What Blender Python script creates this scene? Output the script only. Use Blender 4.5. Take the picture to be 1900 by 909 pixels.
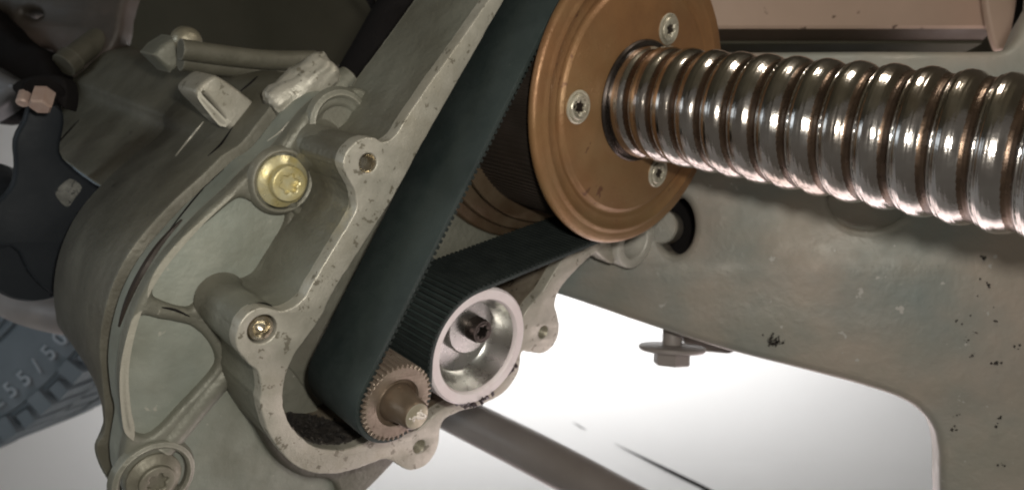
import bpy, bmesh, math, random
from mathutils import Vector, Matrix
from mathutils.geometry import tessellate_polygon
from math import pi, sin, cos, radians, sqrt, atan2, hypot
random.seed(7)
for o in list(bpy.data.objects): bpy.data.objects.remove(o)
scene = bpy.context.scene; COL = scene.collection
S = 0.01; BASE = Vector((0, 0, 60))          # measurements below are in cm, camera eye at the origin of them
F = 1350.3

# ------------------------------------------------------------ camera, light, exposure
cam = bpy.data.cameras.new('camera'); cam.sensor_width = 36; cam.lens = 36*F/1900
cam.clip_start = 0.005; cam.clip_end = 50
co = bpy.data.objects.new('camera', cam); COL.objects.link(co)
co.location = BASE*S; co.rotation_euler = (radians(90), 0, 0); scene.camera = co
cam.dof.use_dof = True; cam.dof.focus_distance = .155; cam.dof.aperture_fstop = 26
scene.cycles.caustics_reflective = False
scene.view_settings.view_transform = 'Standard'; scene.view_settings.look = 'None'
scene.cycles.pixel_filter_type = 'BLACKMAN_HARRIS'; scene.cycles.filter_width = 2.0
scene.view_settings.exposure = 0; scene.view_settings.gamma = 1
w = bpy.data.worlds.new('World'); scene.world = w; w.use_nodes = True
w.node_tree.nodes['Background'].inputs[0].default_value = (0.95, 0.89, 0.80, 1)
w.node_tree.nodes['Background'].inputs[1].default_value = 0.125
def lamp(name, kind, loc, power, col, size=0.01, target=None, size_y=None):
    l = bpy.data.lights.new(name, kind); l.energy = power; l.color = col
    if kind == 'AREA':
        l.shape = 'RECTANGLE'; l.size = size; l.size_y = size_y or size
    else: l.shadow_soft_size = size
    if name == 'workshop_light': l.spread = radians(75)
    o = bpy.data.objects.new(name, l); COL.objects.link(o); o.location = (Vector(loc)+BASE)*S
    if target is not None:
        d = (Vector(target)-Vector(loc)).normalized(); o.rotation_euler = d.to_track_quat('-Z', 'Y').to_euler()
    return o
lamp('phone_lamp', 'POINT', (1.3, -0.2, 1.3), 0.96, (1.0, 0.965, 0.88), 0.005)
lamp('inspection_lamp', 'POINT', (9, 14, 15.5), 0.20, (1.0, 0.92, 0.80), 0.006)
lamp('workshop_light', 'AREA', (40, 100, 100), 24, (1.0, 0.985, 0.975), 1.8, (10, 245, 25), 1.0)
lamp('left_fill_light', 'AREA', (-62, 12, 26), 1.8, (0.78, 0.90, 1.0), 0.5, (-48, 76, -12), 0.5)  # added cool fill from out of view, brightens the tyre and motor
lamp('low_light', 'AREA', (22, 44, -29), 2.0, (1.0, 0.84, 0.84), 0.75, (6, 18, 0), 0.34)  # added pink lamp below the view, brightens the undersides

# ------------------------------------------------------------ frames: turning a photograph pixel into a point on a plane
def cw(x, y, z): return Vector((x, -z, y))    # camera axes to world axes
VX, VY = -351., -33.9
a_ = cw((VX-950)/F, (454.5-VY)/F, -1).normalized(); N = -a_
U = Vector((0, 0, 1)).cross(N).normalized(); V = N.cross(U)
C0 = 12.7
def ray(px, py): return Vector(((px-950)/F, 1.0, (454.5-py)/F))
O = ray(1167.7, 185.2)*(-C0/(N.dot(ray(1167.7, 185.2))))
class Frame:
    def __init__(s, o, u, v, n): s.o, s.u, s.v, s.n = o, u, v, n
    def at(s, u, v, w=0): return s.o+s.u*u+s.v*v+s.n*w
    def px(s, x, y, w=0):
        r = ray(x, y); o = s.o+s.n*w; p = r*(o.dot(s.n)/r.dot(s.n)); d = p-o
        return (d.dot(s.u), d.dot(s.v))
G0 = Frame(O, U, V, N)                        # steering gear: axis of the screw
def deep(d): return Frame(Vector((0, d, 0)), Vector((1, 0, 0)), Vector((0, 0, 1)), Vector((0, -1, 0)))
def wpt(x, y, d): return ray(x, y)*d

# ------------------------------------------------------------ materials
def srgb(c): return tuple(((v/255)/12.92 if v/255 <= .04045 else ((v/255+.055)/1.055)**2.4) for v in c)
def mat(name, c1, c2=None, rough=.55, metal=0, scale=60, bump=.3, fine=900, coarse=0, wear=None, spots=None, rvar=.12, c3=None, bdist=.0004, spec=.5, stretch=None):
    m = bpy.data.materials.new(name); m.use_nodes = True; nt = m.node_tree; N_ = nt.nodes; Lk = nt.links
    b = N_['Principled BSDF']; tc = N_.new('ShaderNodeTexCoord'); src = tc.outputs['Object']
    if stretch:
        mp = N_.new('ShaderNodeMapping'); mp.inputs['Scale'].default_value = stretch; Lk.new(src, mp.inputs[0]); src = mp.outputs[0]
    def noise(sc, det=6, r=.6):
        n = N_.new('ShaderNodeTexNoise'); n.inputs['Scale'].default_value = sc; n.inputs['Detail'].default_value = det
        n.inputs['Roughness'].default_value = r; Lk.new(src, n.inputs['Vector']); return n.outputs[0]
    def ramp(f, lo, hi, a, bb):
        r = N_.new('ShaderNodeValToRGB'); e = r.color_ramp.elements; e[0].position = lo; e[1].position = hi
        e[0].color = (*a, 1); e[1].color = (*bb, 1); Lk.new(f, r.inputs[0]); return r.outputs[0]
    def mix(f, a, bb):
        x = N_.new('ShaderNodeMix'); x.data_type = 'RGBA'; Lk.new(f, x.inputs[0]); 
        for s_, v_ in ((6, a), (7, bb)):
            if isinstance(v_, tuple): x.inputs[s_].default_value = (*v_, 1)
            else: Lk.new(v_, x.inputs[s_])
        return x.outputs[2]
    n1 = noise(scale)
    col = ramp(n1, .35, .65, c1, c2 or c1)
    if c3: col = mix(ramp(noise(scale*.37, 4), .48, .68, (0, 0, 0), (1, 1, 1)), col, c3)
    if spots:
        sc, th, sc_col = spots
        col = mix(ramp(noise(sc, 3, .7), th, th+.03, (0, 0, 0), (1, 1, 1)), col, sc_col)
    if wear:
        rad, wc = wear
        bv = N_.new('ShaderNodeBevel'); bv.samples = 4; bv.inputs[0].default_value = rad
        ge = N_.new('ShaderNodeNewGeometry'); dp = N_.new('ShaderNodeVectorMath'); dp.operation = 'DOT_PRODUCT'
        Lk.new(bv.outputs[0], dp.inputs[0]); Lk.new(ge.outputs['Normal'], dp.inputs[1])
        ad = N_.new('ShaderNodeMath'); ad.operation = 'MULTIPLY_ADD'; Lk.new(noise(fine*.4, 4, .7), ad.inputs[0]); ad.inputs[1].default_value = .16; Lk.new(dp.outputs['Value'], ad.inputs[2])
        col = mix(ramp(ad.outputs[0], .96, 1.03, (1, 1, 1), (0, 0, 0)), col, wc)
    Lk.new(col, b.inputs['Base Color'])
    rr = N_.new('ShaderNodeMapRange'); Lk.new(noise(scale*2.3, 5), rr.inputs[0]); rr.inputs[1].default_value = .3; rr.inputs[2].default_value = .7
    rr.inputs[3].default_value = max(.03, rough-rvar); rr.inputs[4].default_value = min(1, rough+rvar); Lk.new(rr.outputs[0], b.inputs['Roughness'])
    b.inputs['Metallic'].default_value = metal; b.inputs['Specular IOR Level'].default_value = spec
    if bump:
        bp = N_.new('ShaderNodeBump'); bp.inputs['Strength'].default_value = bump; bp.inputs['Distance'].default_value = bdist
        
        if coarse:
            ma = N_.new('ShaderNodeMath'); ma.operation = 'MULTIPLY_ADD'; Lk.new(noise(coarse, 3, .55), ma.inputs[0]); ma.inputs[1].default_value = 2.6
            Lk.new(noise(fine, 5, .65), ma.inputs[2]); Lk.new(ma.outputs[0], bp.inputs['Height'])
        else: Lk.new(noise(fine, 5, .65), bp.inputs['Height'])
        Lk.new(bp.outputs[0], b.inputs['Normal'])
    return m
CAST = mat('cast_aluminium', (.185, .185, .148), (.25, .245, .20), .5, .25, 45, .55, 700, coarse=130, wear=(.0012, (.42, .40, .33)), c3=(.135, .125, .095), spots=(420, .70, (.33, .32, .27)))
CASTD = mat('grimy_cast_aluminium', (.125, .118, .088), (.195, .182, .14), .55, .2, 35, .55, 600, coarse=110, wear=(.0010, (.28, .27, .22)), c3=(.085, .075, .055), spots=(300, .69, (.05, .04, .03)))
POCKET = mat('pale_cast_skin', (.285, .305, .26), (.345, .355, .30), .5, .25, 70, .4, 500, coarse=80, c3=(.22, .225, .18), spots=(160, .68, (.40, .39, .33)))
FLANGE = mat('machined_face', (.50, .47, .40), (.38, .36, .30), .42, .35, 160, .35, 1500, wear=(.0006, (.62, .59, .5)), c3=(.38, .35, .28), spots=(330, .60, (.22, .20, .155)))
PALE = mat('pale_machined_ear', (.66, .63, .56), (.56, .53, .47), .45, .2, 160, .3, 1500, spots=(330, .68, (.3, .27, .22)))
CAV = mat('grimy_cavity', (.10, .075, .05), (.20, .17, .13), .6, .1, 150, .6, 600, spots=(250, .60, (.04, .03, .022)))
BROWN = mat('brown_oiled_steel', (.10, .062, .035), (.17, .125, .08), .4, .5, 70, .2, 700)
COPPER = mat('copper_brown_steel', (.30, .152, .064), (.215, .105, .046), .42, .40, 55, .3, 1200, c3=(.28, .175, .082), wear=(.0005, (.5, .32, .2)), spots=(130, .66, (.15, .07, .035)))
DRUM = mat('dark_drum', (.026, .019, .014), (.038, .027, .020), .65, .3, 60, .15, 500)
BELT = mat('black_rubber_belt', (.016, .024, .023), (.027, .037, .035), .62, 0, 90, .25, 2500, c3=(.030, .041, .038), spec=.45, spots=(260, .73, (.05, .058, .053)))
TOOTH = mat('belt_tooth_rubber', (.014, .018, .017), (.022, .027, .025), .8, 0, 200, .2, 2500, spec=.2)
STEEL = mat('polished_steel', (.56, .53, .50), (.47, .43, .40), .155, 1, 110, .1, 1500, rvar=.06, c3=(.40, .34, .29))
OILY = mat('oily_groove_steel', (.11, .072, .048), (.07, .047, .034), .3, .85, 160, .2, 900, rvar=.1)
CUP = mat('turned_aluminium', (.55, .55, .52), (.66, .64, .62), .28, 1, 120, .05, 1500, rvar=.06)
RING = mat('bright_ring_face', (.78, .68, .68), (.86, .78, .78), .5, .1, 150, .12, 1200, spots=(500, .72, (.3, .25, .24)))
DARKST = mat('dark_steel', (.06, .05, .045), (.12, .1, .09), .3, .9, 120, .1, 900)
PINB = mat('dull_brown_shaft', (.15, .105, .07), (.21, .16, .115), .42, .6, 120, .2, 700)
PINION = mat('bronze_pinion', (.32, .26, .205), (.235, .18, .14), .42, .55, 200, .3, 1200, spots=(400, .66, (.12, .08, .05)))
YEL = mat('yellow_zinc', (.66, .54, .22), (.72, .66, .42), .35, .5, 220, .3, 800, wear=(.0006, (.72, .68, .5)))
ZINC = mat('grimy_zinc', (.42, .38, .28), (.30, .27, .2), .4, .5, 220, .3, 800, wear=(.0006, (.55, .52, .42)))
BRZ = mat('bright_scuffed_zinc', (.62, .58, .47), (.40, .36, .28), .35, .5, 260, .4, 800)
ZINC2 = mat('dull_grimy_bolt', (.26, .245, .19), (.18, .165, .125), .5, .35, 220, .4, 800, wear=(.0006, (.40, .38, .30)))
PLUG = mat('rusty_bright_plug', (.60, .56, .46), (.34, .27, .17), .22, .8, 260, .2, 700)
SUB = mat('weathered_subframe_casting', (.28, .26, .215), (.35, .295, .245), .5, .1, 34, .4, 500, coarse=90, c3=(.205, .23, .215), spots=(170, .67, (.42, .40, .37)))
SALMD = mat('shaded_salmon_paint', (.085, .062, .045), (.11, .08, .06), .6, 0, 30, .15, 500, spots=(150, .68, (.08, .06, .04)))  # darker copy of the salmon, shade of the fold put into its colour
SALM = mat('salmon_painted_metal', (.47, .34, .265), (.52, .375, .295), .55, 0, 20, .15, 500, spots=(150, .675, (.12, .075, .05)))
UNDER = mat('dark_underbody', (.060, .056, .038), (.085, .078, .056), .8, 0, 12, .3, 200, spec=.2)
MOTOR = mat('black_motor_coat', (.011, .014, .019), (.018, .022, .027), .6, 0, 30, .15, 500, spec=.25)
LABEL = mat('scuffed_label', (.22, .22, .2), (.10, .10, .09), .6, 0, 300, .2, 500, spots=(500, .6, (.03, .03, .03)))
RUB = mat('black_rubber', (.008, .007, .007), (.012, .010, .010), .85, 0, 60, .2, 500, spec=.15)
GREYP = mat('grey_moulding', (.14, .14, .15), (.20, .2, .21), .35, .1, 50, .1, 500)
PINKB = mat('pinkish_bolt', (.48, .33, .27), (.55, .42, .36), .4, .3, 200, .2, 500)
BRKT = mat('brown_bracket', (.05, .042, .034), (.085, .068, .056), .5, .1, 45, .3, 400, c3=(.13, .095, .08))
TYRE = mat('dusty_hazed_tyre', (.13, .155, .172), (.18, .21, .23), .6, 0, 8, .2, 150, bdist=.001)  # pale blue of lens haze put into the dusty rubber colour
TYRE2 = mat('raised_lettering', (.34, .38, .41), (.38, .42, .45), .6, 0, 30, .1, 150)
ARM = mat('grey_arm', (.32, .285, .27), (.40, .36, .34), .5, .1, 22, .15, 300, c3=(.26, .225, .205))
WALL = mat('white_wall', (.80, .80, .80), (.82, .82, .82), .8, 0, 2, 0, 10)
FLOOR = mat('white_floor', (.70, .70, .70), (.72, .72, .72), .75, 0, 2, 0, 10)
DIRT = mat('oily_dirt', (.012, .010, .009), (.045, .037, .030), .6, 0, 400, .8, 900, spots=(500, .68, (.22, .18, .15)), bdist=.0015)
GREASE = mat('dark_grease', (.03, .022, .025), (.07, .05, .055), .35, 0, 600, .3, 1500)

# ------------------------------------------------------------ object helpers (all points in cm, camera at origin)
def thing(name, label, cat, loc, group=None):
    o = bpy.data.objects.new(name, None); COL.objects.link(o); o.location = (loc+BASE)*S; o.empty_display_size = .01
    o['label'] = label; o['category'] = cat
    if group: o['group'] = group
    return o
bpy.context.view_layer.update()
def build(name, verts, faces, m, parent=None, smooth=True, ang=35, kind=None, label=None, cat=None, loc=None):
    """one mesh object from points in cm; parts keep their thing's origin"""
    if parent is not None:
        p = parent
        o0 = Vector(p.location)
        while p.parent: p = p.parent; o0 = o0+Vector(p.location)
        if parent.type == 'MESH': pass
    else: o0 = ((loc if loc is not None else sum((Vector(v) for v in verts), Vector())/len(verts))+BASE)*S
    me = bpy.data.meshes.new(name); me.from_pydata([((Vector(v)+BASE)*S-o0)[:] for v in verts], [], faces)
    bm = bmesh.new(); bm.from_mesh(me); bmesh.ops.recalc_face_normals(bm, faces=bm.faces); bm.to_mesh(me); bm.free()
    me.materials.append(m)
    if smooth:
        me.shade_smooth(); me.set_sharp_from_angle(angle=radians(ang))
    o = bpy.data.objects.new(name, me); COL.objects.link(o)
    if parent is not None: o.parent = parent
    else: o.location = o0
    if kind: o['kind'] = kind
    if label: o['label'] = label
    if cat: o['category'] = cat
    return o
def spline(pts, k=5, closed=True):
    out = []; n = len(pts)
    for i in range(n if closed else n-1):
        g = lambda j: pts[j % n] if closed else pts[min(max(j, 0), n-1)]
        p0, p1, p2, p3 = g(i-1), g(i), g(i+1), g(i+2)
        for s in range(k):
            t = s/k
            out.append(tuple(.5*((2*b)+(c-a)*t+(2*a-5*b+4*c-d)*t*t+(-a+3*b-3*c+d)*t**3) for a, b, c, d in zip(p0, p1, p2, p3)))
    if not closed: out.append(tuple(pts[-1]))
    return out
def area(l): return .5*sum(l[i-1][0]*l[i][1]-l[i][0]*l[i-1][1] for i in range(len(l)))
def inset(l, d):
    n = len(l); out = []
    for i in range(n):
        a, b, c = Vector(l[i-1]), Vector(l[i]), Vector(l[(i+1) % n])
        e1 = (b-a); e2 = (c-b)
        if e1.length < 1e-7: e1 = e2
        if e2.length < 1e-7: e2 = e1
        e1.normalize(); e2.normalize()
        nn = Vector((-e1.y-e2.y, e1.x+e2.x)); L_ = nn.length
        nn = nn/L_ if L_ > .2 else Vector((-e1.y, e1.x))
        k = 1/max(.6, nn.dot(Vector((-e1.y, e1.x))))
        out.append((b.x+nn.x*d*k, b.y+nn.y*d*k))
    return out
def circle(c, r, n=48, ph=0): return [(c[0]+r*cos(2*pi*i/n+ph), c[1]+r*sin(2*pi*i/n+ph)) for i in range(n)]
def plate(name, fr, outer, holes, w0, w1, m, parent, bev=.06, draft=0, **kw):
    """solid slab between w0 (front) and w1 (back) with rounded front edges, outline and holes in the frame's plane"""
    loops = []
    for i, l in enumerate([outer]+list(holes)):
        l = [tuple(p[:2]) for p in l]
        if (area(l) < 0) == (i == 0): l = l[::-1]
        loops.append(l)
    V_ = []; Fc = []
    caps = {}
    rings = []
    for l in loops:
        prof = [(0, w1)] if not draft else [(-draft, w1)]
        if bev > 0:
            for t in (0, .33, .67, 1): prof.append((bev*(1-cos(t*pi/2)), w0-bev+bev*sin(t*pi/2)))
        else: prof.append((0, w0))
        rs = []
        for (ins, ww) in prof:
            il = inset(l, ins) if abs(ins) > 1e-6 else l
            rs.append([len(V_)+j for j in range(len(il))]); V_ += [fr.at(x, y, ww) for x, y in il]
            last = il
        n = len(l)
        for a, b in zip(rs[:-1], rs[1:]):
            for j in range(n): Fc.append((a[j], a[(j+1) % n], b[(j+1) % n], b[j]))
        rings.append((rs[0], rs[-1], last, l))
    for which, idx in ((0, 3), (1, 2)):
        polys = [[Vector((p[0], p[1], 0)) for p in r[idx]] for r in rings]
        ids = [i for r in rings for i in r[which]]
        for t in tessellate_polygon(polys): Fc.append(tuple(ids[i] for i in t))
    return build(name, V_, Fc, m, parent, **kw)
def lathe(name, o, axis, prof, m, parent, n=64, caps=True, ref=None, **kw):
    """prof: (radius, distance along axis)"""
    axis = axis.normalized(); r0 = ref or (Vector((0, 0, 1)) if abs(axis.z) < .9 else Vector((1, 0, 0)))
    e1 = axis.cross(r0).normalized(); e2 = axis.cross(e1)
    V_ = []; Fc = []
    for r, h in prof:
        for i in range(n): t = 2*pi*i/n; V_.append(o+axis*h+(e1*cos(t)+e2*sin(t))*r)
    for k in range(len(prof)-1):
        for i in range(n): j = (i+1) % n; Fc.append((k*n+i, k*n+j, (k+1)*n+j, (k+1)*n+i))
    if caps:
        Fc.append(tuple(range(n))[::-1]); Fc.append(tuple(range((len(prof)-1)*n, len(prof)*n)))
    return build(name, V_, Fc, m, parent, **kw)
def tube(name, pts, r, m, parent, n=16, closed_ends=True, **kw):
    V_ = []; Fc = []; rr = r if isinstance(r, (list, tuple)) else [r]*len(pts)
    prev = None
    for i, p in enumerate(pts):
        d = (pts[min(i+1, len(pts)-1)]-pts[max(i-1, 0)]).normalized()
        if prev is None: e1 = d.cross(Vector((0, .3, 1))).normalized()
        else: e1 = (prev-d*prev.dot(d)).normalized()
        prev = e1; e2 = d.cross(e1)
        for k in range(n): t = 2*pi*k/n; V_.append(p+(e1*cos(t)+e2*sin(t))*rr[i])
    for i in range(len(pts)-1):
        for k in range(n): j = (k+1) % n; Fc.append((i*n+k, i*n+j, (i+1)*n+j, (i+1)*n+k))
    Fc.append(tuple(range(n))[::-1]); Fc.append(tuple(range((len(pts)-1)*n, len(pts)*n)))
    return build(name, V_, Fc, m, parent, **kw)
def pxl(fr, pts, w, k=5): return spline([fr.px(x, y, w) for x, y in pts], k)
def box_loop(fr, pts, w): return [fr.px(x, y, w) for x, y in pts]
def star(c, r1, r2, k=6, ph=0, n=10):
    return [(c[0]+(r1+(r2-r1)*(.5+.5*cos(k*t)))*cos(t+ph), c[1]+(r1+(r2-r1)*(.5+.5*cos(k*t)))*sin(t+ph)) for t in [2*pi*i/(k*n) for i in range(k*n)]]
def torx_bolt(name, fr, c, w, flange_r, head_r, h, m, parent, label=None, star_r=None, socket=DARKST, dome=.06):
    o = fr.at(c[0], c[1], w)
    b = lathe(name, o, fr.n, [(flange_r, -.05), (flange_r, .05), (flange_r*.94, .09), (head_r*1.08, .14), (head_r, .18), (head_r*.98, h-.12)], m, parent, 48, label=label)
    sr = star_r or head_r*.55
    plate('head_face', fr, circle(c, head_r*.98, 48), [star(c, sr*.72, sr, 6, .3)], w+h, w+h-.125, m, b, .04)
    lathe('socket', o, fr.n, [(sr*1.1, h-.2), (sr*1.1, h-.13)], socket, b, 24)
    return b

# ------------------------------------------------------------ the setting: pale workshop wall and floor
def sheet(name, prof, x0, x1, m):
    V_ = []; Fc = []
    for y, z in prof: V_ += [Vector((x0, y, z)), Vector((x1, y, z))]
    for i in range(len(prof)-1): Fc.append((2*i, 2*i+1, 2*i+3, 2*i+2))
    return build(name, V_, Fc, m, None, kind='structure')
FZ = -58
RC = 95; cyc = [(245-RC+RC*sin(t), FZ+RC-RC*cos(t)) for t in [pi/2*i/40 for i in range(41)]]
sheet('floor', [(15, FZ), (60, FZ)]+cyc[:9], -420, 420, WALL)
sheet('wall', cyc[8:]+[(245, 190)], -420, 420, WALL)

# ------------------------------------------------------------ steering gear housing
WF, WL = -1.4, -3.7
hs = thing('gear_housing', 'grey-green cast aluminium steering gear housing open at the belt drive, filling the left half', 'gear housing', G0.at(-6, -3, -4.4))
outer_px = [(995, -130), (907, 0), (860, 68), (800, 152), (752, 222), (735, 250), (714, 264), (697, 257), (680, 256), (661, 264), (643, 283), (637, 303),
  (642, 323), (654, 345), (661, 365), (661, 388), (651, 409), (631, 441), (605, 484), (575, 534), (558, 560), (534, 574), (518, 577), (491, 571), (467, 577),
  (447, 597), (438, 625), (442, 649), (459, 672), (479, 690), (485, 720), (483, 748), (489, 779), (503, 811), (522, 838), (546, 862), (578, 876), (613, 879),
  (653, 872), (692, 858), (716, 851), (736, 861), (752, 870), (767, 872), (791, 862), (806, 843), (815, 820), (817, 798), (824, 779), (850, 764), (890, 752), (935, 728), (962, 690), (968, 655),
  (982, 653), (1004, 656), (1020, 648), (1033, 630), (1038, 608), (1035, 586), (1030, 566), (1036, 542), (1053, 518), (1085, 485), (1112, 462)]
inner_px = [(1022, -130), (937, 0), (880, 98), (792, 252), (731, 364), (674, 454), (619, 541), (597, 586), (570, 625), (550, 653), (536, 680), (528, 708), (525, 736), (527, 757),
  (536, 783), (557, 809), (582, 827), (613, 834), (645, 832), (669, 824), (692, 813), (725, 806), (775, 795), (812, 765), (850, 745), (900, 728), (940, 695), (962, 640), (974, 583), (1009, 538), (1033, 498), (1053, 474), (1088, 460)]
def close_arc(fr, pts_px, w, r, a0, a1, n=22):
    loc = [fr.px(x, y, w) for x, y in pts_px]
    return loc, [(r*cos(a0+(a1-a0)*i/n), r*sin(a0+(a1-a0)*i/n)) for i in range(n+1)]
lo, arc = close_arc(G0, outer_px, WF, 4.55, radians(-62), radians(108)); outer = spline(lo+arc, 8)
li, arc = close_arc(G0, inner_px, WF, 4.22, radians(-70), radians(112)); inner = spline(li+arc, 8)
from mathutils import noise as mnz
jit = lambda l, a, f: [(x+a*mnz.noise(Vector((x*f, y*f, 1))), y+a*mnz.noise(Vector((x*f, y*f, 9)))) for x, y in l]
outer = jit(jit(outer, .014, 3.1), .012, 9); inner = jit(jit(inner, .014, 3.7), .014, 9)
bolt_px = [(683, 303, .225), (487, 611, .33), (778, 828, .19), (1008, 616, .20)]
bh = [(G0.px(x, y, WF), r) for x, y, r in bolt_px]
plate('mounting_flange', G0, outer, [inner]+[circle(c, r, 32) for c, r in bh], WF, WF-.35, FLANGE, hs, .035, label='pale machined face of the housing with worn speckled surface')
plate('belt_chamber_wall', G0, inset(outer if area(outer) > 0 else outer[::-1], .035), [inner]+[circle(c, r+.03, 32) for c, r in bh], WF-.35, -4.5, CAST, hs, 0)
for (c, r) in bh:
    pr = []
    for k in range(30): pr.append((r*(.99 if k % 2 else .86), -k*.045-.06))
    if r > .3: continue
    lathe('threaded_hole', G0.at(c[0], c[1], WF), N, [(r*1.0, -.02)]+pr+[(0.01, -1.36)], PLUG if r > .2 else ZINC, hs, 32, caps=False)
c, r = bh[1]
lathe('plug', G0.at(c[0], c[1], WF), N, [(.30, -.9), (.30, -.12), (.27, -.06), (.20, -.05), (.185, -.10), (.17, -.25), (.07, -.33), (.01, -.34)], PLUG, hs, 40, caps=False, label='shiny rust-edged plug in the left flange hole')
# end plate behind, with cast pockets
c2_px = [(672, 165), (640, 172), (606, 178), (572, 205), (540, 245), (505, 288), (470, 312), (430, 352), (370, 408), (300, 488), (258, 560), (235, 632), (226, 700),
  (231, 765), (238, 800), (232, 840), (228, 880), (240, 930), (300, 1000), (520, 1010), (640, 945), (690, 903), (745, 845), (800, 780), (940, 660), (1010, 540), (1070, 470), (1060, 330), (900, 290), (800, 225), (720, 195)]
c2 = pxl(G0, c2_px, WL, 4)
pk1 = [(398, 405), (430, 378), (452, 369), (490, 385), (520, 384), (536, 405), (521, 441), (497, 478), (479, 506), (460, 519), (405, 530), (375, 556), (350, 574), (300, 560), (286, 543), (302, 502), (345, 450)]
pk2 = [(249, 620), (264, 588), (300, 594), (350, 603), (384, 628), (404, 664), (396, 692), (345, 748), (285, 808), (248, 802), (238, 765), (235, 690)]
pk3 = [(436, 712), (470, 778), (510, 850), (560, 885), (622, 898), (618, 960), (500, 990), (352, 985), (336, 905), (316, 852), (360, 795)]
pk4 = [(612, 205), (636, 205), (652, 226), (648, 262), (620, 262), (585, 292), (590, 250)]
pockets = [pxl(G0, p, WL, 4) for p in (pk1, pk2, pk3)]
plate('end_plate', G0, c2, pockets, WL, WL-.42, CAST, hs, .14, draft=0)
skin = plate('pocket_floor', G0, inset(c2 if area(c2) > 0 else c2[::-1], .06), [], WL-.24, WL-1.3, POCKET, hs, .02)
# raised cast ribs on the end plate
def rib(pts, w, r, m=CAST, name='cast_rib', flat=1):
    l = spline([G0.px(x, y, w) for x, y in pts], 5, False)
    return tube(name, [G0.at(x, y, w) for x, y in l], r, m, hs, 14)
rib([(668, 240), (663, 212), (645, 192), (620, 186), (595, 196), (570, 222), (545, 256), (520, 292)], WL-.14, .2)
rib([(575, 400), (555, 392), (540, 378), (528, 372)], WL-.02, .14)
rib([(420, 690), (380, 735), (335, 790), (300, 832)], WL-.2, .3)
rib([(290, 574), (330, 583), (385, 594), (430, 590)], WL-.15, .16)
rib([(632, 876), (630, 905), (627, 950)], WL-.2, .13)
# boss behind the left hole
bb = bh[1][0]
lathe('cast_boss', G0.at(bh[1][0][0], bh[1][0][1], WL), N, [(.62, 0), (.55, .12), (.50, .45), (.52, 2.0)], CAST, hs, 40, caps=False)
lathe('cast_boss', G0.at(bh[0][0][0], bh[0][0][1], WL), N, [(.7, 0), (.58, .2), (.45, 2.0)], CAST, hs, 40, caps=False)
lathe('cast_boss', G0.at(*G0.px(628, 228, WL), WL), N, [(.9, -.05), (.82, .1), (.7, .14), (.62, .05), (.4, -.02), (.01, -.03)], CAST, hs, 40, caps=False)
# gasket groove and rear bodies
c2b = [G0.px(*p) if False else p for p in c2]
c2n = inset(c2 if area(c2) > 0 else c2[::-1], .5)
plate('gasket', G0, c2n, [], WL-1.3, WL-1.85, DRUM, hs, 0)
W3 = WL-1.85; W4 = -11.6
c3_px = [(720, 195), (672, 165), (606, 178), (572, 205), (540, 245), (505, 288), (470, 312), (430, 352), (370, 408), (300, 488), (258, 560), (235, 632), (226, 700),
  (231, 765)]
ear_px = [(194, 794), (178, 828), (186, 864), (208, 905), (225, 950), (330, 1010), (520, 1000), (640, 930), (735, 840), (860, 640), (960, 500), (860, 350)]
base = [G0.px(x, y, WL) for x, y in c3_px]+[G0.px(x, y, W3) for x, y in ear_px]
bpx = {6: (296, 240), 7: (246, 282), 8: (192, 330), 9: (140, 390), 10: (108, 455), 11: (95, 520), 12: (98, 575), 13: (112, 612), 14: (190, 690), 15: (216, 740), 16: (232, 800), 17: (250, 850), 18: (270, 900)}
back = [G0.px(*bpx[k], W4) if k in bpx else b for k, b in enumerate(base)]
c3 = spline(base, 5); c3b = spline(back, 5)
def loft(name, fr, secs, m, parent, **kw):
    V_ = []; Fc = []; n = len(secs[0][0])
    for l, ww in secs: V_ += [fr.at(x, y, ww) for x, y in l]
    for k in range(len(secs)-1):
        for i in range(n): j = (i+1) % n; Fc.append((k*n+i, k*n+j, (k+1)*n+j, (k+1)*n+i))
    for k in (0, len(secs)-1):
        for t in tessellate_polygon([[Vector((*p, 0)) for p in secs[k][0]]]): Fc.append(tuple(k*n+i for i in t))
    return build(name, V_, Fc, m, parent, **kw)
sg = 1 if area(c3) > 0 else -1
mixl = lambda a, b, t: [(p[0]*(1-t)+q[0]*t, p[1]*(1-t)+q[1]*t) for p, q in zip(a, b)]
loft('gear_body', G0, [(inset(c3, .12*sg), W3), (inset(c3, .035*sg), W3-.04), (c3, W3-.13), (mixl(c3, c3b, .35), W3-.35*(W3-W4)), (mixl(c3, c3b, .93), W3-.93*(W3-W4)), (inset(c3b, .1*sg), W4)], CASTD, hs)
up_ = inset(c3b, .15*sg)[4:42]
rb = up_+[(up_[-1][0]+3.0, up_[-1][1]-.4), (up_[0][0], up_[0][1]-3)]
plate('rear_body', G0, rb, [], W4+.6, -24, CASTD, hs, .05)
# bolts holding the end plate
c = G0.px(526, 337, WL+.1)
lathe('spotface_rim', G0.at(*c, WL), N, [(.86, -.05), (.80, .08), (.74, .12), (.69, .08), (.67, -.05)], CAST, hs, 48, caps=False)
torx_bolt('bolt', G0, c, WL+.02, .64, .44, .42, YEL, hs, label='yellow zinc torx bolt on the end plate', star_r=.25, socket=YEL)
c = G0.px(286, 886, WL+.05)
lathe('spotface_rim', G0.at(*c, WL), N, [(.98, -.1), (.92, .1), (.82, .14), (.76, .08), (.74, -.05)], CAST, hs, 48, caps=False)
torx_bolt('bolt', G0, c, WL+.02, .62, .42, .30, ZINC2, hs, label='grimy torx bolt at the lower corner of the end plate', star_r=.24, socket=ZINC)
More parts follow.
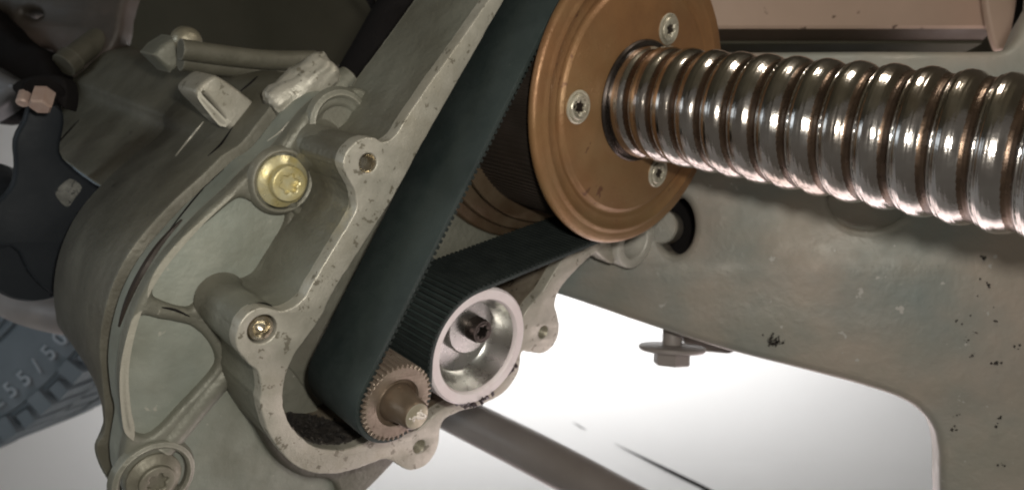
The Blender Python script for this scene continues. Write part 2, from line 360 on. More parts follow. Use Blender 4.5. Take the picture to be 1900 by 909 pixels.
# ear with a through hole under the pulley
c = G0.px(1181, 448, -1.9)
plate('mounting_ear', G0, circle(c, .98, 48), [circle(c, .62, 40)], -1.9, -2.9, PALE, hs, .07)
plate('ear_web', G0, pxl(G0, [(1085, 448), (1120, 425), (1150, 420), (1146, 470), (1136, 490), (1110, 472)], -2.15, 3), [], -2.15, -2.7, FLANGE, hs, .06)
cl = inner if area(inner) > 0 else inner[::-1]
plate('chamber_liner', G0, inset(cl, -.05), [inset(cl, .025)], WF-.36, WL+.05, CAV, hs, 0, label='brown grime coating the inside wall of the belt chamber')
# bearing seat inside the chamber
sec = lambda r0, r1, a0, a1: [(r1*cos(radians(a0+(a1-a0)*i/40)), r1*sin(radians(a0+(a1-a0)*i/40))) for i in range(41)]+[(r0*cos(radians(a1-(a1-a0)*i/40)), r0*sin(radians(a1-(a1-a0)*i/40))) for i in range(41)]
plate('bearing_seat', G0, sec(3.0, 4.75, 196, 285), [], -3.42, -4.42, BROWN, hs, .12)
plate('bearing_seat', G0, sec(3.0, 4.42, 194, 288), [], -3.12, -3.5, BROWN, hs, .08)
# lugs on top of the body
lug = plate('cast_lug', G0, pxl(G0, [(365, 176), (372, 158), (396, 141), (412, 146), (440, 165), (478, 196), (488, 214), (470, 238), (440, 246), (418, 232), (392, 206)], -6.6, 4), [pxl(G0, [(376, 181), (381, 177), (398, 196), (417, 221), (412, 226), (394, 205)], -6.6, 3)], -6.6, -7.9, FLANGE, hs, .12, label='pale slotted lug on top of the housing')
p1 = G0.at(*G0.px(512, 198, -5.4), -5.4); p2 = G0.at(*G0.px(612, 122, -5.2), -5.2)
ax = (p2-p1); L_ = ax.length
lb = lathe('broken_boss', p1, ax, [(.42, -.1), (.50, 0), (.52, L_*.3), (.53, L_*.6), (.50, L_*.9), (.38, L_*1.02), (.1, L_*1.05)], FLANGE, hs, 48, label='pale crumbled cast boss with a torn surface')
me = lb.data
bm = bmesh.new(); bm.from_mesh(me); bmesh.ops.subdivide_edges(bm, edges=bm.edges, cuts=2, use_grid_fill=True)
from mathutils import noise as mn
for v in bm.verts:
    k = mn.noise(v.co*260+Vector((3, 1, 2)))*.0008+mn.noise(v.co*700)*.0005
    v.co += v.normal*k
bm.to_mesh(me); bm.free(); me.set_sharp_from_angle(angle=radians(50))
p1 = G0.at(*G0.px(590, 190, -5.3), -5.3); p2 = G0.at(*G0.px(650, 150, -5.3), -5.3)
tube('boss_shoulder', [p1, p1.lerp(p2, .6), p2, p2+(p2-p1)*.12], [.5, .5, .42, .2], CAST, hs, 24)
l = box_loop(G0, [(284, 102), (300, 84), (326, 68), (342, 84), (345, 118), (318, 136)], -10)
plate('cast_lug', G0, l, [], -10, -11.2, CAST, hs, .15)
c = G0.px(352, 78, -9.9)
lathe('bolt', G0.at(*c, -10.3), N, [(.42, 0), (.42, .25), (.36, .42), (.22, .52), (.01, .55)], ZINC, hs, 32, label='pale domed bolt head on the top edge')
for o_ in (0, .33):
    rib([(335, 92+o_*60), (420, 104+o_*60), (500, 112+o_*60), (585, 112+o_*60)], -9.0-o_, .3, CASTD, 'cast_rib')
from mathutils.bvhtree import BVHTree
def surface(names, root):
    V_ = []; Fc = []
    for o in root.children:
        if o.name.split('.')[0] in names:
            b0 = len(V_); off = Vector(root.location)
            V_ += [(v.co+off)/S-BASE for v in o.data.vertices]; Fc += [tuple(b0+i for i in p.vertices) for p in o.data.polygons]
    return BVHTree.FromPolygons(V_, Fc)
tree = surface(('gear_body', 'rear_body', 'end_plate', 'belt_chamber_wall', 'gasket', 'pocket_floor'), hs)
def hit(x, y, t=None):
    h = (t or tree).ray_cast(Vector((0, 0, 0)), ray(x, y).normalized()); return h[0]
for pts, r_, m_, lb_ in (([(378, 226), (352, 258), (326, 290)], .04, FLANGE, 'pale raised casting line'), ([(432, 236), (410, 268), (386, 290)], .035, RUB, 'dark seam line'),
        ([(478, 142), (462, 158), (446, 170)], .04, RUB, 'dark seam line'), ([(146, 224), (118, 255), (96, 282)], .05, RUB, 'dark seam line'),
        ([(416, 314), (376, 352), (340, 395), (305, 440)], .03, RUB, 'dark seam line'), ([(338, 408), (300, 452), (268, 502), (240, 556), (222, 605)], .12, DRUM, 'dark open joint round the housing'),
        ([(300, 570), (325, 575), (352, 587)], .03, RUB, 'dark seam line'), ([(536, 226), (520, 245), (496, 262)], .03, FLANGE, 'pale raised casting line')):
    l = [h for h in (hit(*p) for p in spline(pts, 5, False)) if h]
    n_ = len(l)
    if n_ > 2: tube('casting_line', l, [r_*(.25+.75*sin(pi*(i+.5)/n_)) for i in range(n_)], m_, hs, 8, label=lb_)
# oily dirt lying in the bottom of the belt chamber
def crumbs(name, pts, n, smin, smax, m, parent, spread):
    V_ = []; Fc = []
    for i in range(n):
        c_ = Vector(random.choice(pts))+Vector([random.gauss(0, spread) for _ in range(3)]); s_ = random.uniform(smin, smax)
        b0 = len(V_); q = [Vector([random.uniform(.5, 1)*s_*a for a in d]) for d in ((1, 0, 0), (-1, 0, 0), (0, 1, 0), (0, -1, 0), (0, 0, 1), (0, 0, -1))]
        V_ += [c_+v for v in q]
        Fc += [(b0+a, b0+b, b0+c) for a, b, c in ((0, 2, 4), (2, 1, 4), (1, 3, 4), (3, 0, 4), (2, 0, 5), (1, 2, 5), (3, 1, 5), (0, 3, 5))]
    return build(name, V_, Fc, m, parent, smooth=False, kind='stuff')
pts = []
for i in range(240):
    x = random.uniform(555, 715); y = random.uniform(775, 822); ww = random.uniform(-4.2, -2.6)
    if (x < 585 and y > 812): continue
    pts.append(G0.at(*G0.px(x, y, ww), ww))
crumbs('oily_dirt', pts, 700, .02, .09, DIRT, hs, .05)
lt = surface(('chamber_liner', 'end_plate', 'pocket_floor', 'mounting_flange'), hs)
inn = [(530, 772), (536, 783), (557, 809), (582, 827), (613, 834), (645, 832), (669, 824), (692, 813), (712, 806)]
NX, NY = 60, 26; V_ = []; Fc = []
for i in range(NX):
    x = 532+(712-532)*i/(NX-1)
    for (xa, ya), (xb, yb) in zip(inn[:-1], inn[1:]):
        if xa <= x <= xb: yb_ = ya+(yb-ya)*(x-xa)/(xb-xa)
    yt = 758+(x-536)*.25
    for j in range(NY):
        y = yt+(yb_+3-yt)*j/(NY-1); h = hit(x, y, lt) or G0.at(*G0.px(x, y, -3), -3)
        ww_ = (h-O).dot(N)
        if ww_ > WF-.3: h = G0.at(*G0.px(x, yb_-1, WF-.3), WF-.3)
        k = .045+.05*mnz.noise(h*6)+.045*mnz.noise(h*17+Vector((5, 1, 2)))
        if j == 0: k = -.03
        V_.append(h-ray(x, y).normalized()*k)
for i in range(NX-1):
    for j in range(NY-1): Fc.append((i*NY+j, i*NY+j+1, (i+1)*NY+j+1, (i+1)*NY+j))
build('dirt_layer', V_, Fc, DIRT, hs, ang=60)
cr = [V_[random.randrange(len(V_))] for _ in range(150)]
crumbs('oily_dirt', cr, 420, .02, .07, DIRT, hs, .03)
plate('chamber_floor', G0, pxl(G0, [(530, 745), (560, 765), (600, 772), (660, 790), (720, 815), (690, 850), (600, 850), (545, 810)], -3.55, 3), [], -3.55, -4.2, DIRT, hs, .1)
plate('chamber_web', G0, pxl(G0, [(530, 680), (556, 702), (592, 760), (600, 772), (560, 782), (532, 775), (520, 730)], -3.5, 3), [], -3.5, -4.2, CAST, hs, .08)

# ------------------------------------------------------------ pulley, ball screw
pu = thing('belt_pulley', 'copper-brown round belt pulley plate with three torx screws, behind the ribbed screw', 'pulley', G0.at(0, 0, 0))
prof = [(1.48, -.15), (1.48, .40), (2.95, .40), (3.0, .39), (3.04, .33), (3.10, .30), (3.16, .31), (3.2, .34), (3.26, .34), (3.45, .345), (3.5, .40), (3.56, .41), (3.62, .37), (3.7, .36), (3.86, .36), (3.93, .32), (3.97, .24), (3.96, .16), (3.92, .12), (2.0, .10)]
lathe('front_disc', G0.at(0, 0, 0), N, prof, COPPER, pu, 160, caps=False, ang=50)
# toothed drum
nt_ = 150; V_ = []; Fc = []
dr = []
for i in range(nt_):
    for k, rr in ((0, 3.60), (.5, 3.60), (.55, 3.63), (.95, 3.63)): dr.append((rr*cos(2*pi*(i+k)/nt_), rr*sin(2*pi*(i+k)/nt_)))
plate('drum', G0, dr, [], .10, -2.68, DRUM, pu, 0, ang=20)
lathe('rear_flange', G0.at(0, 0, 0), N, [(3.0, -2.67), (3.98, -2.67), (4.05, -2.70), (4.06, -2.80), (4.0, -2.86), (3.0, -2.86)], BROWN, pu, 128)
lathe('hub', G0.at(0, 0, 0), N, [(3.5, -2.86), (3.5, -4.4)], BROWN, pu, 96)
for (x, y) in ((1246, 55), (1078, 200), (1225, 322)):
    c = G0.px(x, y, .5)
    o_ = G0.at(*c, .40)
    sc = lathe('screw', o_, N, [(.42, -.02), (.42, .03), (.38, .05), (.34, .03), (.33, .02)], BRZ, pu, 40)
    plate('screw_head', G0, circle(c, .325, 40), [star(c, .12, .18, 6, random.random())], .50, .38, BRZ, sc, .05)
    lathe('socket', o_, N, [(.18, .0), (.18, .03)], DARKST, sc, 20)
bs = thing('ball_screw', 'shiny steel ball screw with helical grooves running from the copper plate to the right', 'ball screw', G0.at(0, 0, 6))
pitch = .7; NW = 54; NT = 168; w0, w1 = -.1, 13.3
PK = [(0, -.112), (.05, -.108), (.10, -.10), (.14, -.075), (.17, -.05), (.195, -.048), (.22, -.058), (.245, -.035), (.27, -.022), (.295, -.024), (.32, -.006), (.40, .006), (.50, .004), (.60, -.008), (.69, -.026), (.77, -.05), (.84, -.08), (.90, -.10), (.95, -.11), (1, -.112)]
PKS = [p for p in spline(PK, 8, False)]
def sprof(t):          # one pitch: narrow groove, thin lip, broad land that rounds off towards the free end
    t = t % 1
    for a, b in zip(PKS[:-1], PKS[1:]):
        if t <= b[0]: return a[1]+(b[1]-a[1])*(t-a[0])/max(1e-6, b[0]-a[0])
    return -.115
_tab = [sprof(i/2000) for i in range(2000)]
sprof = lambda t: _tab[int((t % 1)*2000) % 2000]
V_ = []; Fc = []; rows = int((w1-w0)/pitch*NW); from mathutils import noise as mn
for i in range(rows+1):
    ww = w0+(w1-w0)*i/rows
    for k in range(NT):
        th = 2*pi*k/NT; r_ = 1.48+sprof(ww/pitch-th/(2*pi)+.12)+.0045*mn.noise(Vector((((ww/pitch-th/(2*pi)+.12) % 1)*16, .5, 3)))+.0026*mn.noise(Vector(((ww/pitch-th/(2*pi))*38, .2, th*.3)))
        V_.append(G0.at(r_*cos(th), r_*sin(th), ww))
for i in range(rows):
    for k in range(NT): j = (k+1) % NT; Fc.append((i*NT+k, i*NT+j, (i+1)*NT+j, (i+1)*NT+k))
Fc.append(tuple(range(NT))[::-1]); Fc.append(tuple(range(rows*NT, (rows+1)*NT)))
sh = build('threaded_shaft', V_, Fc, STEEL, bs, ang=55)
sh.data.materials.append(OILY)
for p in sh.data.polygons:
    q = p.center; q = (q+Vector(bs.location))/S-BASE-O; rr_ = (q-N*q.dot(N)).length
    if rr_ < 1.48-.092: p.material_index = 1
lathe('collar', G0.at(0, 0, 0), N, [(1.6, .34), (1.62, .44), (1.58, .50), (1.35, .50)], DARKST, bs, 80, label='dark grimy ring where the screw leaves the plate')

# ------------------------------------------------------------ tensioner roller, pinion, belt
PG = (-6.313, -7.836); WR = -.15
PR = Vector(G0.px(890.5, 644, WR)); RR = 1.575
ro = thing('tensioner_roller', 'bright silver cup-shaped tensioner roller with a pale rim, pressed against the belt', 'roller', G0.at(PR.x, PR.y, WR))
lathe('rim', G0.at(PR.x, PR.y, WR), N, [(RR, -2.2), (RR, -.06), (RR-.05, 0), (1.29, 0), (1.25, -.05), (1.24, -.12)], RING, ro, 128, caps=False)
lathe('cup', G0.at(PR.x, PR.y, WR), N, [(1.245, -.10), (1.20, -.25), (1.05, -.62), (.98, -.76), (.94, -.80), (.90, -.81), (.55, -.82), (.01, -.82)], CUP, ro, 128, caps=False)
ec = Vector(G0.px(896, 616, -.42))
lathe('eccentric', G0.at(ec.x-.12, ec.y+.02, WR), N, [(.74, -1.1), (.74, -.66), (.70, -.62), (.3, -.62)], CUP, ro, 64)
bt = lathe('bolt', G0.at(ec.x, ec.y, -.42), N, [(.33, -.7), (.33, -.05), (.30, 0), (.25, 0)], DARKST, ro, 48, caps=False, label='black torx bolt in the cup')
plate('head_face', G0, circle(ec, .255, 40), [star(ec, .12, .19, 6, .2)], -.42, -.7, DARKST, bt, .03)
pts = []
for i in range(26):
    a = radians(-62+random.uniform(-40, 42)); pts.append(G0.at(PR.x+(RR+.02)*cos(a), PR.y+(RR+.02)*sin(a), WR-random.uniform(0, .3)))
crumbs('grease_and_glint', pts, 90, .03, .12, GREASE, ro, .035)

pn = thing('pinion_gear', 'small brown toothed pinion with a stub shaft at the lower end of the belt', 'gear', G0.at(*PG, 0))
gt = 42; gl = []
for i in range(gt):
    for k, rr in ((0, .86), (.42, .86), (.55, .945), (.87, .945)): gl.append((PG[0]+rr*cos(2*pi*(i+k)/gt), PG[1]+rr*sin(2*pi*(i+k)/gt)))
plate('toothed_rim', G0, gl, [circle(PG, .575, 48)], .12, -2.4, PINION, pn, .02, ang=25)
lathe('shaft', G0.at(*PG, 0), N, [(.60, .02), (.54, .02), (.48, .06), (.41, .30), (.37, .5), (.35, .80), (.31, .86), (.14, .86), (.10, .78), (.01, .76)], PINB, pn, 48, caps=False)
lathe('shaft_end', G0.at(*PG, .862), N, [(.30, -.02), (.30, .0), (.28, .01)], ZINC, pn, 40)
crumbs('grease_and_glint', [G0.at(PG[0]+.04, PG[1]+.06, .875), G0.at(PG[0]+.12, PG[1]+.0, .875), G0.at(PG[0]-.12, PG[1]-.02, .875)], 40, .03, .07, mat('white_glint', (.75, .66, .6), (.8, .75, .7), .3), pn, .04)  # glint on the shaft end put in as white flecks

be = thing('toothed_belt', 'black toothed rubber drive belt running over pulley, roller and pinion', 'belt', G0.at(-5, -3, 0))
# path of the belt's outer face, as (u,v), going round the loop
RO, RGO = 3.875, 1.06
def tangent(c1, r1, c2, r2, side, cross=False):
    """tangent points from circle 1 to circle 2, side=+1 keeps circle 1 on the right of the direction of travel"""
    d = Vector(c2)-Vector(c1); D = d.length; base = atan2(d.y, d.x)
    rr = (r1+r2) if cross else (r1-r2)
    al = math.acos(rr/D); a = base+side*al
    n_ = Vector((cos(a), sin(a)))
    return Vector(c1)+n_*r1, Vector(c2)+n_*(r2 if not cross else -r2), a
Pc = (0, 0)
t1a, t1b, A1 = tangent(Pc, RO, PG, RGO, -1)         # left strand
if t1a.x > 0: t1a, t1b, A1 = tangent(Pc, RO, PG, RGO, 1)
RRb = RR+.005
cand = [tangent(Pc, RO, PR, RRb, s, True) for s in (1, -1)]
t2a, t2b, A2 = min(cand, key=lambda c: c[0].y-c[0].x*0)   # strand under the pulley to the roller
cand = [tangent(PG, RGO, PR, RRb, s, True) for s in (1, -1)]
t3a, t3b, A3 = min(cand, key=lambda c: (c[1]-Vector((PR.x-1.5, PR.y+.4))).length)
def arcpts(c, r, a0, a1, ccw, step=.06):
    if ccw:
        while a1 < a0: a1 += 2*pi
    else:
        while a1 > a0: a1 -= 2*pi
    n = max(3, int(abs(a1-a0)*r/step)); return [Vector((c[0]+r*cos(a0+(a1-a0)*i/n), c[1]+r*sin(a0+(a1-a0)*i/n))) for i in range(n+1)]
ang = lambda c, p: atan2(p.y-c[1], p.x-c[0])
path = []
path += arcpts(PG, RGO, ang(PG, t1b), ang(PG, t3a), True)       # round the pinion, left side to right side
path += arcpts(PR, RRb, ang(PR, t3b), ang(PR, t2b), False)      # over the roller
path += arcpts(Pc, RO, ang(Pc, t2a), ang(Pc, t1a), True)        # round the pulley
# resample evenly
def resample(pts, step):
    pts = pts+[pts[0]]; out = []; acc = 0; tot = sum((pts[i+1]-pts[i]).length for i in range(len(pts)-1)); n = int(round(tot/step)); st = tot/n; nxt = 0
    for i in range(len(pts)-1):
        a, b = pts[i], pts[i+1]; L = (b-a).length
        while nxt <= acc+L+1e-9 and len(out) < n: out.append(a.lerp(b, (nxt-acc)/L if L else 0)); nxt += st
        acc += L
    return out, st
TP = .15
teeth, _ = resample(path, TP); fine_, _ = resample(path, TP/3)
def nrm(l, i): d = (l[(i+1) % len(l)]-l[i-1]).normalized(); return Vector((-d.y, d.x))   # loop runs ccw: this points inward
BW = -2.25; TH = .11
V_ = []; Fc = []; n = len(fine_)
for i, p in enumerate(fine_):
    q = p+nrm(fine_, i)*TH; p_ = p+nrm(fine_, i)*.02
    V_ += [G0.at(p_.x, p_.y, 0), G0.at(p.x, p.y, -.03), G0.at(p.x, p.y, BW+.03), G0.at(p_.x, p_.y, BW), G0.at(q.x, q.y, BW), G0.at(q.x, q.y, 0)]
for i in range(n):
    j = (i+1) % n
    for k in range(6): l = (k+1) % 6; Fc.append((i*6+k, i*6+l, j*6+l, j*6+k))
build('belt_band', V_, Fc, BELT, be, ang=50)
V_ = []; Fc = []
for i, p in enumerate(teeth):
    nn = nrm(teeth, i); d = Vector((nn.y, -nn.x)); b0 = len(V_)
    for ww in (.008, BW-.008):
        for (s_, h_) in ((-.052, TH-.01), (-.038, TH+.06), (.038, TH+.06), (.052, TH-.01)):
            q = p+nn*h_+d*s_; V_.append(G0.at(q.x, q.y, ww))
    Fc += [(b0+0, b0+1, b0+2, b0+3), (b0+4, b0+7, b0+6, b0+5)]+[(b0+k, b0+4+k, b0+4+(k+1) % 4, b0+(k+1) % 4) for k in range(4)]
build('belt_teeth', V_, Fc, TOOTH, be, smooth=False, kind='stuff')

# ------------------------------------------------------------ subframe on the right
pA = wpt(1100, 400, 26.5); pB = wpt(1900, 400, 21.5)
e1 = Vector((pB.x-pA.x, pB.y-pA.y, 0)).normalized(); e2 = Vector((0, 0, 1)); en = e1.cross(e2)
SF = Frame(pA, e1, e2, en)
sf = thing('subframe', 'weathered grey-green cast subframe plate behind the screw, with a black hole and rounded lower edge', 'subframe', pA)
so = [(900, 120), (1000, 96), (1330, 95), (1600, 93), (1800, 93), (1856, 91), (1874, 82), (1888, 62), (1902, 30), (1925, -10), (1960, -80), (2300, -80), (2300, 1080), (1765, 1080), (1746, 930), (1744, 880), (1743, 840), (1734, 800), (1712, 768), (1675, 742), (1600, 716), (1480, 684),
  (1340, 648), (1190, 600), (1100, 569), (1030, 546), (960, 530), (900, 520)]
hole = circle(SF.px(1256, 418, 0), .78, 40); hole = [SF.px(1253+35*cos(t), 418+55*sin(t), 0) for t in [2*pi*i/48 for i in range(48)]]
rec = [SF.px(1612+76*cos(t), 372+54*sin(t), 0) for t in [2*pi*i/48 for i in range(48)]]
plate('casting', SF, spline([SF.px(x, y, 0) for x, y in so], 4), [hole, rec], 0, -1.6, SUB, sf, .28)
plate('hole_backing', SF, box_loop(SF, [(980, 130), (1700, 130), (1900, 300), (1900, 700), (1500, 640), (1200, 560), (1000, 500)], -3.2), [], -3.2, -3.5, RUB, sf, .05)  # black sheet added behind the hole to keep it dark
plate('top_shelf', SF, box_loop(SF, [(960, 99), (1850, 96), (1850, 112), (960, 114)], 0), [], -1.5, -17, SUB, sf, .05)
plate('recess_floor', SF, [SF.px(1612+80*cos(t), 372+58*sin(t), -.35) for t in [2*pi*i/48 for i in range(48)]], [], -.35, -1.2, SUB, sf, .02)
c = SF.px(1229, 421, -.6); lathe('bushing', SF.at(*c, -1.4), en, [(.62, 0), (.62, 1.3), (.56, 1.36), (.2, 1.36)], SUB, sf, 40)
V_ = []
pits = []
for _ in range(34):
    x = random.choice([random.gauss(1850, 35), random.gauss(1770, 40)]); y = random.gauss(600, 150)
    if y < 460 or y > 880 or x > 1899 or x < 1760: continue
    pits.append(SF.at(*SF.px(x, y, 0), .0))
crumbs('dirt_crust', pits+[SF.at(*SF.px(1438+random.gauss(0, 7), 632+random.gauss(0, 4), 0), -.02) for _ in range(26)], 220, .02, .075, DIRT, sf, .05)

# hanging flange bolt
d = 27.5
hb = thing('hanging_bolt', 'grey flange bolt with a wide washer hanging under the subframe edge', 'bolt', wpt(1247, 640, d))
up = Vector((.04, 0, 1)).normalized(); o_ = wpt(1247, 641, d)
lathe('shank', o_, up, [(.37, 0), (.37, .9)], ARM, hb, 32)
lathe('washer', o_, up, [(.4, -.16), (1.18, -.20), (1.24, -.13), (1.24, -.04), (1.18, 0), (.4, .05)], ARM, hb, 64)
lathe('hex_head', o_, up, [(.66, -.72), (.70, -.66), (.70, -.18)], ARM, hb, 6, smooth=False)
# flat tab beside it
fr = deep(28.5)
tb = plate('retaining_tab', fr, box_loop(fr, [(1266, 619), (1300, 628), (1368, 650), (1352, 656), (1306, 652), (1270, 636)], 0), [], 0, -.3, ARM, None, .03, label='small flat metal tab beside the hanging bolt', cat='tab')

# ------------------------------------------------------------ painted beam, tab
def ext(name, prof, x0, x1, m, parent, **kw):
    V_ = []; Fc = []; n = len(prof)
    for x, dz in ((x0, 0), (x1, .0)):
        for y, z in prof: V_.append(Vector((x, y, z+dz)))
    for i in range(n): j = (i+1) % n; Fc.append((i, j, n+j, n+i))
    Fc += [tuple(range(n))[::-1], tuple(range(n, 2*n))]
    return build(name, V_, Fc, m, parent, **kw)
bm_ = thing('painted_beam', 'salmon painted sheet metal beam along the top right with a folded lower edge', 'beam', wpt(1500, 40, 31))
ext('web', [(31, 14), (31, 9.33), (31.08, 9.22), (31.2, 9.19), (32.2, 9.19), (32.2, 14)], 5.5, 20.6, SALM, bm_, ang=20)
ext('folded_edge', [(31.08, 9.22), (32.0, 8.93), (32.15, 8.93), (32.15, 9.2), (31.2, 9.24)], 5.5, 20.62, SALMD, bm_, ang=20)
ext('lower_lip', [(31.9, 8.93), (31.9, 8.82), (33.2, 8.74), (33.2, 8.9)], 5.5, 20.6, UNDER, bm_, ang=20)  # underside shade put in as the dark underbody colour
fr = deep(29.5)
plate('hanging_tab', fr, spline([fr.px(x, y) for x, y in [(1828, -60), (1830, 0), (1838, 50), (1850, 88), (1860, 93), (1872, 88), (1880, 50), (1888, 0), (1890, -60)]], 4), [], 0, -.3, SALM, None, .12, label='pale pink tapered tab hanging at the right end of the beam', cat='tab')

# ------------------------------------------------------------ dark underbody above and behind
ext('underbody_panel', [(46, 11.3), (46, 17), (-10, 19), (-10, 20), (47, 18.5), (47, 11.3)], -60, 60, UNDER, None, label='dark flat vehicle underside above the steering gear', cat='underbody panel', ang=20)
fr = deep(36)
plate('gap_backing', fr, box_loop(fr, [(1880, -100), (2300, -100), (2300, 300), (1880, 200)], 0), [], 0, -.5, RUB, None, .05, label='added black sheet that keeps the gap dark at the top right corner', cat='added sheet')  # darkness of the gap put in as an added black sheet
# hose at the top between housing bodies
pts = spline([(790, -60), (752, 2), (724, 50), (694, 104), (668, 150), (650, 190)], 5, False)
tube('rubber_hose', [G0.at(*G0.px(x, y, -7.4), -7.4) for x, y in pts], .75, RUB, None, 24, label='black rubber hose running down behind the housing wall at top centre', cat='hose')
pts = spline([(660, -40), (690, 5), (703, 40), (712, 90)], 5, False)
tube('thin_cable', [wpt(x, y, 30) for x, y in pts], .16, RUB, None, 12, label='thin dark cable left of the hose at the top edge', cat='cable')

# ------------------------------------------------------------ top left corner: bracket, mount, bolt
fr = deep(31)
br = thing('corner_bracket', 'brown stained cast bracket in the top left corner', 'bracket', wpt(90, 40, 31))
plate('bracket_plate', fr, spline([fr.px(x, y) for x, y in [(-80, -60), (-60, 10), (0, 22), (22, 50), (40, 70), (62, 83), (84, 88), (98, 100), (105, 125), (125, 148), (150, 140), (190, 110), (215, 80), (225, 30), (215, -60)]], 4), [[fr.px(57+17*cos(t), 25+8*sin(t)) for t in [2*pi*i/24 for i in range(24)]]], 0, -1.0, BRKT, br, .3)
plate('back_plate', fr, box_loop(fr, [(20, 5), (100, 5), (100, 50), (20, 50)], -1.6), [], -1.6, -2.0, RUB, br, 0)
p1 = wpt(118, 122, 30); p2 = wpt(196, 62, 31.5)
tube('sleeve', [p1, p1.lerp(p2, .2), p1.lerp(p2, .22), p1.lerp(p2, .8), p2], [.5, .55, .48, .48, .35], CASTD, br, 24)
fr = deep(30)
plate('rubber_mount', fr, spline([fr.px(x, y) for x, y in [(-80, -10), (0, 32), (25, 58), (50, 80), (78, 88), (92, 100), (108, 135), (120, 165), (112, 190), (60, 205), (30, 215), (-80, 200)]], 4), [], .4, -1.6, RUB, None, .3, label='black rubber mount below the brown corner bracket', cat='rubber mount')
fr = deep(28.5)
plate('grey_cover', fr, spline([fr.px(x, y) for x, y in [(-120, 90), (-40, 110), (10, 138), (46, 160), (30, 180), (0, 205), (-60, 235), (-120, 240)]], 4), [], .3, -.8, GREYP, None, .35, label='smooth grey cover at the left edge beside the pinkish bolt', cat='cover')
hx = thing('hex_bolt', 'pinkish hex bolt sticking out under the black rubber mount', 'bolt', wpt(75, 192, 28))
ax = Vector((.10, -.50, -.86)).normalized()
o_ = wpt(82, 172, 20.4)
lathe('hex_head', o_, ax, [(.30, 0), (.30, .50), (.25, .56)], PINKB, hx, 6, smooth=False)
lathe('washer', o_, ax, [(.50, -.12), (.50, -.02), (.46, 0)], RUB, hx, 32)
lathe('thread_end', wpt(47, 174, 20.4), ax, [(.17, 0), (.17, .34), (.13, .38)], PINKB, hx, 20)
plate('bolt_seat', deep(20.6), spline([deep(20.6).px(x, y) for x, y in [(20, 158), (60, 140), (110, 140), (122, 165), (118, 200), (104, 190), (96, 178), (40, 180)]], 3), [], 0, -.6, RUB, hx, .1)

# ------------------------------------------------------------ black motor at left
mo = thing('electric_motor', 'black blue-tinted drum motor at the left edge behind the grey housing', 'motor', wpt(80, 400, 30))
fr = Frame(O, U, V, N)
WM = -13.0
plate('motor_flange', G0, spline([G0.px(x, y, WM) for x, y in [(178, 344), (140, 316), (112, 283), (120, 230), (110, 195), (60, 190), (46, 222), (27, 262), (29, 310), (20, 350), (-20, 390), (-80, 430), (-80, 480), (20, 458), (52, 505), (95, 545), (160, 560), (240, 480), (230, 380)]], 3), [], WM, WM-.35, MOTOR, mo, .12)
cm = G0.px(70, 478, WM-.4)
lathe('motor_can', G0.at(*cm, WM-.35), N, [(1.4, 0), (1.5, -.2), (1.5, -9), (1.4, -9.2)], MOTOR, mo, 64)
plate('label_patch', G0, spline([G0.px(x, y, WM+.03) for x, y in [(104, 355), (130, 332), (152, 348), (140, 366), (126, 384), (110, 372)]], 3), [], WM+.02, WM-.02, LABEL, mo, 0, label='scuffed pale patch on the motor')
# arm below motor
pts = [wpt(-60, 560, 40), wpt(0, 552, 39), wpt(60, 572, 37), wpt(120, 585, 36), wpt(220, 600, 36)]
tube('control_arm', [Vector(p) for p in spline([tuple(p) for p in pts], 5, False)], .95, ARM, None, 24, label='grey-brown round arm below the motor at the left edge', cat='control arm')
fr = deep(44)
plate('painted_bracket', fr, spline([fr.px(x, y) for x, y in [(-60, 450), (20, 450), (70, 490), (90, 530), (0, 540), (-60, 540)]], 3), [], 0, -1, SALM, None, .2, label='pale pink painted piece at the left edge under the motor', cat='bracket')
# tie bar below
pts = [(700, 690, 40), (840, 765, 37), (1000, 846, 34), (1190, 950, 31), (1400, 1065, 28)]
tube('stabiliser_bar', [Vector(p) for p in spline([tuple(wpt(*p)) for p in pts], 5, False)], .98, ARM, None, 32, label='grey-brown round bar running down to the right below the roller', cat='bar')

# ------------------------------------------------------------ tyre
TD = 76.; TR = 33.
tc_ = wpt(-289, 323, TD); 
ty = thing('tyre', 'dusty, haze-tinted blue-grey off-road tyre with raised size numbers at the lower left edge', 'tyre', tc_)
ya = Vector((0, -1, 0))
lathe('tyre_body', tc_, ya, [(19, -20), (25, -21), (29.5, -20.5), (31.2, -18), (31.5, -10), (31.4, -2.0), (31.1, -.6), (30.7, -.1), (30.55, -.35), (30.35, -.35), (30.2, -.05), (28.6, .35), (26.1, .55), (24.2, .35), (24.05, .0), (23.8, .0), (23.65, .35), (23.2, .35), (23.05, 0), (22.8, 0), (22.65, .3), (20.8, .1), (20.5, -1.5)], TYRE, ty, 220, caps=False, ang=25)
def block(a0, a1, r0, r1, y0, y1, sh=0):
    V_ = []; 
    for yy, s_ in ((y0, 0), (y1, sh)):
        for aa, rr in ((a0, r0), (a1, r0), (a1, r1), (a0, r1)):
            t = radians(aa+s_); V_.append(tc_+Vector((rr*cos(t), -yy, rr*sin(t))))
    return V_, [(0, 1, 2, 3), (4, 7, 6, 5), (0, 4, 5, 1), (1, 5, 6, 2), (2, 6, 7, 3), (3, 7, 4, 0)]
Bm = {}
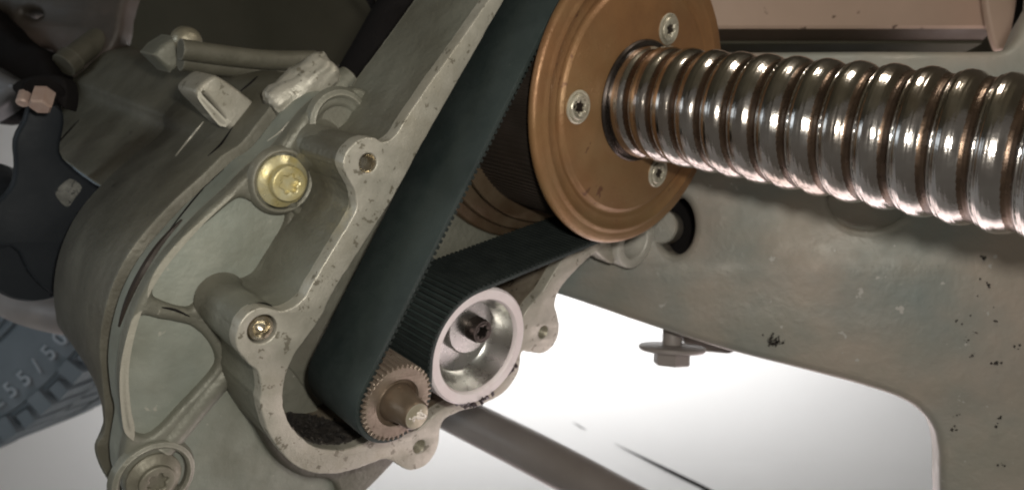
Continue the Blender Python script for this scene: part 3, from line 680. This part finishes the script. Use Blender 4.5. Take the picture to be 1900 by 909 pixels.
for i in range(36):
    a0 = -120.1+i*4.1
    v, f_ = block(a0, a0+(2.9 if i % 2 else 2.4), 30.4 if i % 2 else 31.0, 32.6, .5 if i % 2 else .1, -5.2, .5)
    build('tread_block', v, f_, TYRE, ty, smooth=False)
    v, f_ = block(a0+1.4, a0+4.2, 31, 32.4, -6.2, -12.2, -.6); build('tread_block', v, f_, TYRE, ty, smooth=False)
    v, f_ = block(a0+.2, a0+2.9, 31, 32.4, -13.2, -20, .6); build('tread_block', v, f_, TYRE, ty, smooth=False)
def glyph(ch, angd, r, size):
    cu = bpy.data.curves.new('glyph', 'FONT'); cu.body = ch; cu.size = size; cu.extrude = .12; cu.bevel_depth = .02; cu.align_x = 'CENTER'; cu.space_character = 1
    o = bpy.data.objects.new('glyph', cu); COL.objects.link(o); bpy.context.view_layer.update()
    me = bpy.data.meshes.new_from_object(o.evaluated_get(bpy.context.evaluated_depsgraph_get())); bpy.data.objects.remove(o)
    t = radians(angd); rad = Vector((cos(t), 0, sin(t))); tan = Vector((-sin(t), 0, cos(t)))   # reading direction, glyph top towards the hub
    vs = [tc_+rad*(r-v.co.y)+tan*v.co.x*.95+Vector((0, -.50-v.co.z, 0)) for v in me.vertices]
    fs = [tuple(p.vertices) for p in me.polygons]
    build('raised_digit' if ch != '/' else 'raised_slash', vs, fs, TYRE2, ty, ang=30); bpy.data.meshes.remove(me)
for k, ch in enumerate('255/50'):
    glyph(ch, -51.6+k*3.7-3.7, 29.3, 2.3)

# ------------------------------------------------------------ thin things on the floor
def onfloor(px, py):
    r = ray(px, py); t = (FZ+.15)/r.z; p = r*t
    if p.y > 150:
        k = 1.0
        while (p := r*k).y < 245 and not (p.y > 245-RC and hypot(p.y-245+RC, p.z-FZ-RC) > RC-.3): k += .5
    return p
tube('dark_cable', [onfloor(x, y) for x, y in ((1140, 822), (1180, 842), (1240, 872), (1300, 902), (1380, 945))], [.03, .2, .42, .55, .6], RUB, None, 10, label='thin dark tapering strip lying on the pale floor at the bottom', cat='strip')
tube('dark_sliver', [onfloor(x, y) for x, y in ((1063, 783), (1075, 790), (1088, 797))], [.05, .16, .05], RUB, None, 8, label='tiny dark sliver on the pale floor right of the bar', cat='debris')
print('objects', len(bpy.data.objects), 'tris', sum(len(m.polygons) for m in bpy.data.meshes)*2)
